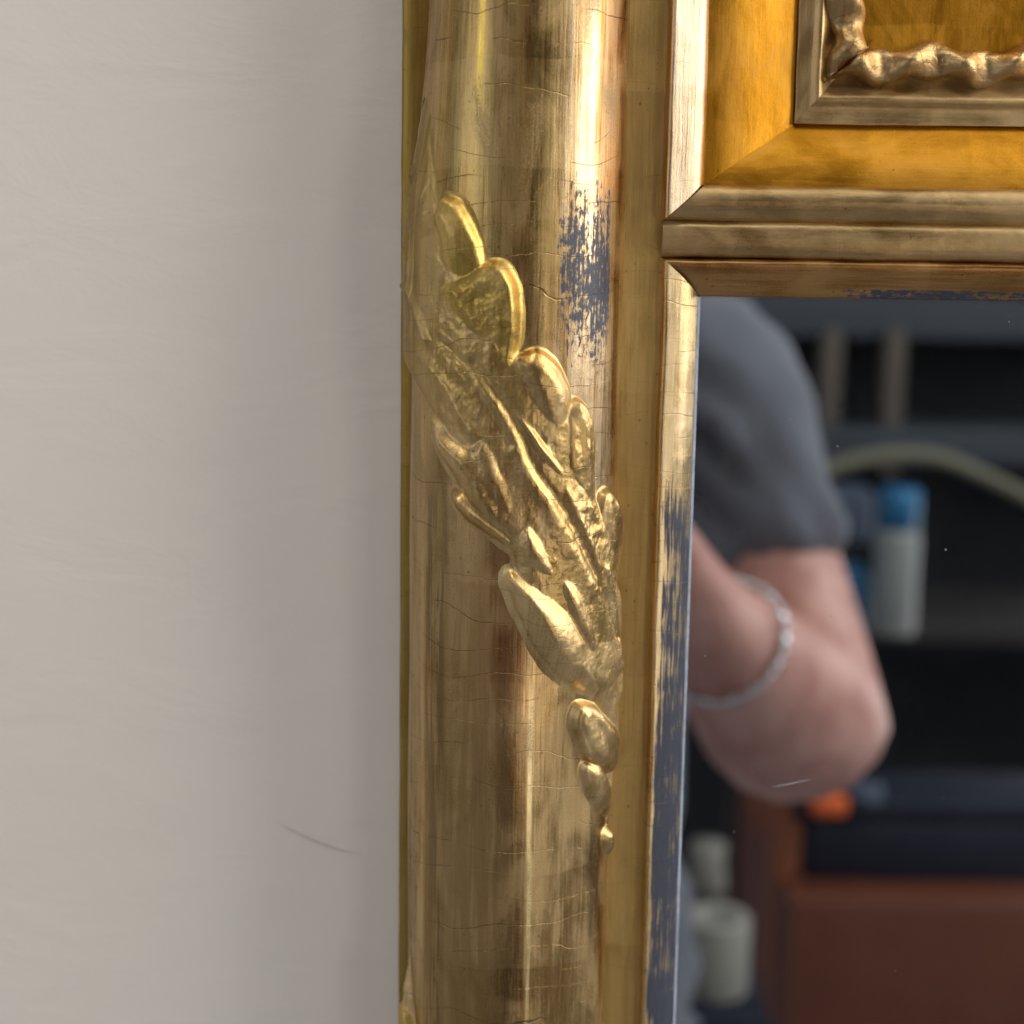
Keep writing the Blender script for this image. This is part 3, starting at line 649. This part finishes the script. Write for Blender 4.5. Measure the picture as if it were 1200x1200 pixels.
# ------------------------------------------------------------------ the room in the glass
def skin(name, nodes, edges, mat, parent=None, sub=2, fold=0.0, fr=30, root=0, disp=None):
    me = bpy.data.meshes.new(name+'_cage'); me.from_pydata([tuple(p) for p, r in nodes], edges, [])
    o = bpy.data.objects.new(name+'_cage', me); COL.objects.link(o)
    sk = o.modifiers.new('skin', 'SKIN'); sk.use_smooth_shade = True; sk.branch_smoothing = 0.6
    for i, (p, r) in enumerate(nodes):
        rr = r if isinstance(r, tuple) else (r, r)
        me.skin_vertices[0].data[i].radius = rr; me.skin_vertices[0].data[i].use_root = (i == root)
    sb = o.modifiers.new('sub', 'SUBSURF'); sb.levels = sub; sb.render_levels = sub
    bpy.context.view_layer.update()
    m2 = bpy.data.meshes.new_from_object(o.evaluated_get(bpy.context.evaluated_depsgraph_get()))
    bpy.data.objects.remove(o)
    m2.name = name; m2.materials.clear(); m2.materials.append(mat)
    if disp:
        for v in m2.vertices: v.co += v.normal*disp(v.co)
    m2.polygons.foreach_set('use_smooth', [True]*len(m2.polygons))
    r = bpy.data.objects.new(name, m2); COL.objects.link(r)
    if parent: r.parent = parent
    return r
k = NT('skin'); tc = k.new('ShaderNodeTexCoord')
nz = k.ss(k.noise(tc.outputs['Object'], 28, 5), 0.3, 0.7)
k.link(k.mix(nz, (0.45, 0.215, 0.175), (0.68, 0.40, 0.335)), k.b.inputs['Base Color'])
k.b.inputs['Roughness'].default_value = 0.5; k.b.inputs['Subsurface Weight'].default_value = 0.08
M_SKIN = k.m
k = NT('grey_jersey'); tc = k.new('ShaderNodeTexCoord')
nz = k.noise(tc.outputs['Object'], 700, 3); n2 = k.noise(tc.outputs['Object'], 14, 4)
k.link(k.mix(k.math('ADD', k.math('MULTIPLY', nz, 0.5), k.math('MULTIPLY', n2, 0.5)), (0.085, 0.095, 0.118), (0.155, 0.172, 0.21)), k.b.inputs['Base Color'])
k.b.inputs['Roughness'].default_value = 0.95; k.b.inputs['Sheen Weight'].default_value = 0.2
k.link(k.bump(nz, 0.2, 0.001), k.b.inputs['Normal']); M_SHIRT = k.m

# joints of the right arm where they appear in the glass
sh, el, wr, kn = V(850, 430, 1.18), V(956, 866, 1.08), V(838, 742, 0.915), V(790, 640, 0.872)
mid = (el+wr)/2
chest = V(590, 560, 1.26); belly = V(596, 940, 1.28); hip = V(580, 1300, 1.30); nk = V(600, 250, 1.24); hd = V(600, 60, 1.20); top = V(600, -110, 1.20)
lsh = V(300, 430, 1.20); lel = V(250, 840, 1.14); lwr = V(380, 720, 0.95); lkn = V(430, 640, 0.90)
nodes = [(belly, (0.12, 0.08)), (chest, (0.12, 0.075)), (nk, 0.06), (hd, (0.075, 0.09)), (top, (0.06, 0.075)), (hip, (0.12, 0.09)),
         (sh, 0.045), (sh.lerp(el, 0.5), 0.052), (el, 0.061), (el.lerp(wr, 0.35)+Vector((0, 0, -0.008)), 0.071), (el.lerp(wr, 0.72), 0.050), (wr, 0.036), (wr.lerp(kn, 0.5), (0.042, 0.03)), (kn, (0.046, 0.024)),
         (lsh, 0.045), (lsh.lerp(lel, 0.5), 0.046), (lel, 0.046), (lel.lerp(lwr, 0.35), 0.048), (lwr, 0.032), (lkn, (0.042, 0.022))]
edges = [(0, 1), (1, 2), (2, 3), (3, 4), (0, 5), (1, 6), (6, 7), (7, 8), (8, 9), (9, 10), (10, 11), (11, 12), (12, 13), (1, 14), (14, 15), (15, 16), (16, 17), (17, 18), (18, 19)]
# fingers closing on the phone
ph = Vector((CAM[0], CAM[1]-0.012, CAM[2]-0.02))
def fingers(kn_, side, off):
    for q, (dz, ln) in enumerate(((0.030, 0.9), (0.010, 1.0), (-0.010, 0.95), (-0.028, 0.75))):
        a = kn_ + Vector((-side*0.012, 0.0, dz*0.6)); b = Vector((ph.x+side*0.052, ph.y-0.030, kn_.z*0.4+ph.z*0.6+dz)); c = Vector((ph.x+side*(0.052-0.025*ln), ph.y-0.022, kn_.z*0.35+ph.z*0.65+dz))
        i0 = len(nodes); nodes.extend([(a, 0.010), (b, 0.009), (c, 0.008)]); edges.extend([(off, i0), (i0, i0+1), (i0+1, i0+2)])
    i0 = len(nodes); a = kn_+Vector((-side*0.01, 0.02, 0.02)); b = Vector((ph.x+side*0.050, ph.y+0.004, ph.z-0.01)); nodes.extend([(a, 0.012), (b, 0.009)]); edges.extend([(off, i0), (i0, i0+1)])
fingers(kn, 1, 13); fingers(lkn, -1, 19)
person = skin('person', nodes, edges, M_SKIN, sub=2)
tag(person, 'person in grey t-shirt holding up a phone, right arm seen reflected in the glass', 'person')

def folds(co):
    f = mnoise.noise(Vector((co.x*22+3, co.y*22, co.z*9+co.x*14)))*0.010 + mnoise.noise(Vector((co.x*40, co.y*40, co.z*30+co.x*40)))*0.006
    f += 0.013*math.sin(co.z*95+co.x*120+5*mnoise.noise(Vector((co.x*9, co.y*9, co.z*9))))*max(0, mnoise.noise(Vector((co.x*12, co.y*12, co.z*12+4)))+0.35)
    return f
se = sh.lerp(el, 0.60)
shn = [(belly+Vector((0, 0, -0.02)), (0.192, 0.135)), (chest, (0.188, 0.135)), (nk+Vector((0, 0, -0.05)), 0.085), (hip+Vector((0, 0, 0.05)), (0.18, 0.14)),
       (sh+Vector((0, 0, 0.012)), 0.072), (sh.lerp(el, 0.30), 0.070), (sh.lerp(el, 0.50), 0.066), (se, 0.063), (lsh, 0.078), (lsh.lerp(lel, 0.55), 0.074), (chest.lerp(sh, 0.55)+Vector((0, 0, 0.02)), 0.105), (chest.lerp(lsh, 0.55)+Vector((0, 0, 0.02)), 0.105)]
she = [(0, 1), (1, 2), (0, 3), (1, 10), (10, 4), (4, 5), (5, 6), (6, 7), (1, 11), (11, 8), (8, 9)]
skin('t_shirt', shn, she, M_SHIRT, person, sub=3, disp=folds)
# hair
bm = bmesh.new(); bmesh.ops.create_uvsphere(bm, u_segments=20, v_segments=14, radius=1.0)
for v in bm.verts:
    v.co = Vector((v.co.x*0.088, v.co.y*0.102, v.co.z*0.10))
for v in [v for v in bm.verts if v.co.z < -0.02 or (v.co.y > 0.05 and v.co.z < 0.045)]: v.co *= 0.7
for v in bm.verts: v.co += hd.lerp(top, 0.55)
bobj('hair', bm, plain('dark_hair', (0.03, 0.02, 0.015), 0.6), person, True)
# chain bracelet
M_SILVER = plain('silver_chain', (0.72, 0.74, 0.78), 0.25, 1.0, 0.1)
ax = (wr-el).normalized(); cpos = wr + (el-wr)*0.06
a1 = ax.orthogonal().normalized(); a2 = ax.cross(a1)
bm = bmesh.new()
for q in range(30):
    an = 2*math.pi*q/30; c = cpos + (a1*math.cos(an)+a2*math.sin(an))*0.0405
    tdir = (-a1*math.sin(an)+a2*math.cos(an)); rad = (c-cpos).normalized()
    tw = 0.6 if q % 2 else -0.6
    e1 = (ax*math.cos(tw)+rad*math.sin(tw)); e2 = tdir.cross(e1)
    mt = Matrix.Translation(c) @ Matrix((tdir, e1, e2)).transposed().to_4x4()
    ring = bmesh.ops.create_uvsphere(bm, u_segments=8, v_segments=6, radius=1.0, matrix=mt @ Matrix.Diagonal((0.0052, 0.0034, 0.0022, 1)))
bobj('bracelet', bm, M_SILVER, person, True)
# the phone behind the lens
def rbox(name, c, dim, mat, parent=None, bev=0.004, rot=0.0, seg=3):
    bm = bmesh.new(); bmesh.ops.create_cube(bm, size=1.0)
    for v in bm.verts: v.co = Vector((v.co.x*dim[0], v.co.y*dim[1], v.co.z*dim[2]))
    bmesh.ops.bevel(bm, geom=bm.edges[:], offset=min(bev, min(dim)*0.45), segments=seg, affect='EDGES', profile=0.5)
    o = bobj(name, bm, mat, parent, True)
    o.data.transform(Matrix.Rotation(rot, 4, 'Z')); 
    if parent is None: o.location = c
    else: o.data.transform(Matrix.Translation(Vector(c)))
    return o
M_PHONE = plain('phone_graphite', (0.06, 0.06, 0.065), 0.35, 0.3)
ph_o = empty('smartphone', tuple(ph + Vector((0, -0.004, -0.02)))); tag(ph_o, 'dark smartphone held up in both hands facing the mirror', 'phone')
rbox('phone_body', (0, 0, 0), (0.075, 0.008, 0.150), M_PHONE, ph_o, 0.003)
rbox('lens_bump', (0.0, 0.0045, 0.04), (0.034, 0.003, 0.034), plain('lens_glass', (0.02, 0.02, 0.022), 0.1), ph_o, 0.001)

# ---- workshop things behind the person ------------------------------------
def vbox(name, x0, x1, y0, y1, Z, depth, mat, parent=None, bev=0.006):
    """box whose front, as seen in the glass, spans those pixels at image distance Z"""
    a, b = V(x0, y1, Z), V(x1, y0, Z); c = (a+b)/2
    return rbox(name, (c.x, c.y-depth/2, c.z), (abs(b.x-a.x), depth, abs(b.z-a.z)), mat, parent, bev)
M_DARK = plain('dark_shelf_back', (0.010, 0.012, 0.016), 0.8)
M_POST = plain('raw_timber_post', (0.11, 0.095, 0.08), 0.8)
M_BLUE = plain('blue_plastic', (0.02, 0.16, 0.34), 0.4)
M_WHITE = plain('white_plastic', (0.26, 0.28, 0.275), 0.5)
M_GREY = plain('blue_grey_sheet', (0.06, 0.085, 0.13), 0.7)
M_RED = plain('red_brown_wood', (0.14, 0.040, 0.018), 0.55, scale=18)
M_RED2 = plain('orange_brown_wood', (0.24, 0.075, 0.03), 0.55, scale=18)
M_NAVY = plain('navy_plastic', (0.004, 0.007, 0.022), 0.7)
M_ORG = plain('orange_plastic', (0.75, 0.13, 0.02), 0.5)
M_CUP = plain('off_white_card', (0.32, 0.32, 0.28), 0.7)
M_SAND = plain('sand_hose', (0.17, 0.17, 0.115), 0.7)
# shelving
sv = empty('shelf_unit'); tag(sv, 'dark open shelving with pale timber posts, far background in the glass', 'shelf')
vbox('back_panel', 560, 1700, -300, 1500, 2.75, 0.02, M_DARK, sv)
for a, b in ((960, 986), (1034, 1060)): vbox('post', a, b, 385, 560, 2.45, 0.05, M_POST, sv)
vbox('shelf', 700, 1500, 352, 392, 2.45, 0.28, plain('shelf_board', (0.045, 0.055, 0.07), 0.7), sv)
vbox('shelf', 900, 1500, 735, 752, 2.35, 0.3, plain('shelf_board_low', (0.03, 0.028, 0.03), 0.7), sv)
vbox('shelf', 700, 1500, 508, 540, 2.45, 0.28, plain('shelf_board_mid', (0.04, 0.05, 0.065), 0.7), sv)
# hose
def tube(name, pts, r, mat):
    bm = bmesh.new(); P_ = [Vector(p) for p in pts]; rings = []
    for i, p in enumerate(P_):
        t = (P_[min(i+1, len(P_)-1)]-P_[max(i-1, 0)]).normalized(); n = t.orthogonal().normalized(); b = t.cross(n)
        n = (Vector((0, 1, 0))-t*t.y).normalized(); b = t.cross(n)
        rings.append([bm.verts.new(p+(n*math.cos(2*math.pi*q/10)+b*math.sin(2*math.pi*q/10))*r) for q in range(10)])
    for i in range(len(rings)-1):
        for q in range(10): bm.faces.new((rings[i][q], rings[i][(q+1) % 10], rings[i+1][(q+1) % 10], rings[i+1][q]))
    bm.faces.new(rings[0]); bm.faces.new(rings[-1][::-1])
    return bobj(name, bm, mat, None, True)
hp = catmull(np.array([(940, 562), (975, 548), (1010, 538), (1050, 532), (1100, 536), (1160, 560), (1240, 600)], float), 5, closed=False)
tag(tube('hose', [V(a, b, 2.05) for a, b in hp], 0.010, M_SAND), 'pale sand-coloured hose arching below the timber posts', 'hose')
def lathe(name, base, prof, mat, parent=None, n=24):
    """prof [(r, z)] turned about the vertical through base"""
    vs, fs = [], []
    for r, z in prof:
        for q in range(n): vs.append((base[0]+r*math.cos(2*math.pi*q/n), base[1]+r*math.sin(2*math.pi*q/n), base[2]+z))
    for i in range(len(prof)-1):
        for q in range(n): fs.append((i*n+q, i*n+(q+1) % n, (i+1)*n+(q+1) % n, (i+1)*n+q))
    fs.append(tuple(range(n))[::-1]); fs.append(tuple(range((len(prof)-1)*n, len(prof)*n)))
    o = obj(name, vs, fs, mat, parent)
    return o
def bottle(cx, ytop, ycap, ybot, halfw, Z, label):
    b = V(cx, ybot, Z); h = V(cx, ytop, Z).z-b.z; hc = V(cx, ycap, Z).z-b.z; r = halfw*Z/F_PX
    e = empty('bottle', b); tag(e, label, 'bottle')
    lathe('body', (0, 0, 0), [(r*0.9, 0), (r, 0.006), (r, hc-0.012), (r*0.92, hc)], M_WHITE, e)
    lathe('cap', (0, 0, 0), [(r*0.93, hc+0.001), (r*0.93, h-0.006), (r*0.8, h)], M_BLUE, e)
bottle(1046, 568, 616, 742, 25, 2.0, 'white bottle with blue cap seen blurred in the glass beside the sleeve')
tag(vbox('paint_tin', 985, 1022, 668, 742, 2.02, 0.07, M_BLUE, None, 0.012), 'small blue tin beside the elbow, left of the capped bottle', 'tin')
tag(vbox('folded_sheet', 962, 1030, 572, 640, 2.12, 0.08, M_GREY, None, 0.02), 'blue-grey folded dust sheet on the shelf below the hose', 'cloth')
# cabinet, crate and small things
cb = empty('cabinet'); tag(cb, 'red-brown wooden cabinet low in the glass under a navy crate', 'cabinet')
vbox('carcass', 905, 1500, 1042, 1700, 1.80, 0.40, M_RED, cb)
for a, b in ((938, 1180), (1190, 1440)): vbox('drawer_front', a, b, 1075, 1230, 1.786, 0.014, M_RED, cb)
cr = empty('crate'); tag(cr, 'dark navy plastic crate standing on the red-brown cabinet', 'crate')
vbox('crate_body', 940, 1240, 962, 1040, 1.80, 0.10, M_NAVY, cr, 0.012)
vbox('crate_rim', 930, 1250, 942, 962, 1.79, 0.12, M_NAVY, cr, 0.006)
tag(vbox('orange_clamp', 952, 996, 936, 960, 1.74, 0.03, M_ORG, None, 0.008), 'small bright orange plastic clip on the crate rim', 'clip')
tag(lathe('tape_roll', V(1012, 942, 1.78), [(0.012, 0), (0.022, 0.002), (0.022, 0.022), (0.012, 0.024)], M_GREY), 'grey tape roll beside the orange clip', 'tape')
tag(vbox('wooden_leg', 886, 934, 905, 1700, 1.86, 0.05, M_RED2, None, 0.008), 'upright orange-brown timber leg left of the cabinet', 'timber')
tag(vbox('dark_plank', 838, 892, 860, 1700, 2.2, 0.05, plain('dark_plank_wood', (0.035, 0.026, 0.024), 0.7), None, 0.006), 'dark upright plank behind the off-white roll', 'plank')
c = V(834, 1192, 1.55); r = 41*1.55/F_PX; hh = V(834, 1064, 1.55).z - c.z
cu = lathe('paper_roll', c, [(r*0.97, 0), (r*1.0, 0.003), (r*1.0, hh*0.97), (r*0.96, hh), (r*0.52, hh), (r*0.50, hh*0.2)], M_CUP)
tag(cu, 'off-white paper roll low in the glass left of the timber leg', 'roll')
c = V(828, 1048, 1.75); r = 24*1.75/F_PX; hh = V(828, 985, 1.75).z - c.z
tag(lathe('plaster_pot', c, [(r, 0), (r*0.95, hh*0.4), (r*0.8, hh*0.6), (r*0.9, hh)], plain('dull_plaster', (0.26, 0.25, 0.22), 0.8)), 'dull grey plaster pot behind the off-white roll', 'pot')
st_ = empty('side_table'); tag(st_, 'low navy side table carrying the off-white roll', 'table')
vbox('table_top', 700, 905, 1193, 1215, 1.48, 0.30, M_NAVY, st_)
for a in (712, 880): vbox('leg', a, a+14, 1217, 1900, 1.50, 0.03, M_NAVY, st_, 0.004)
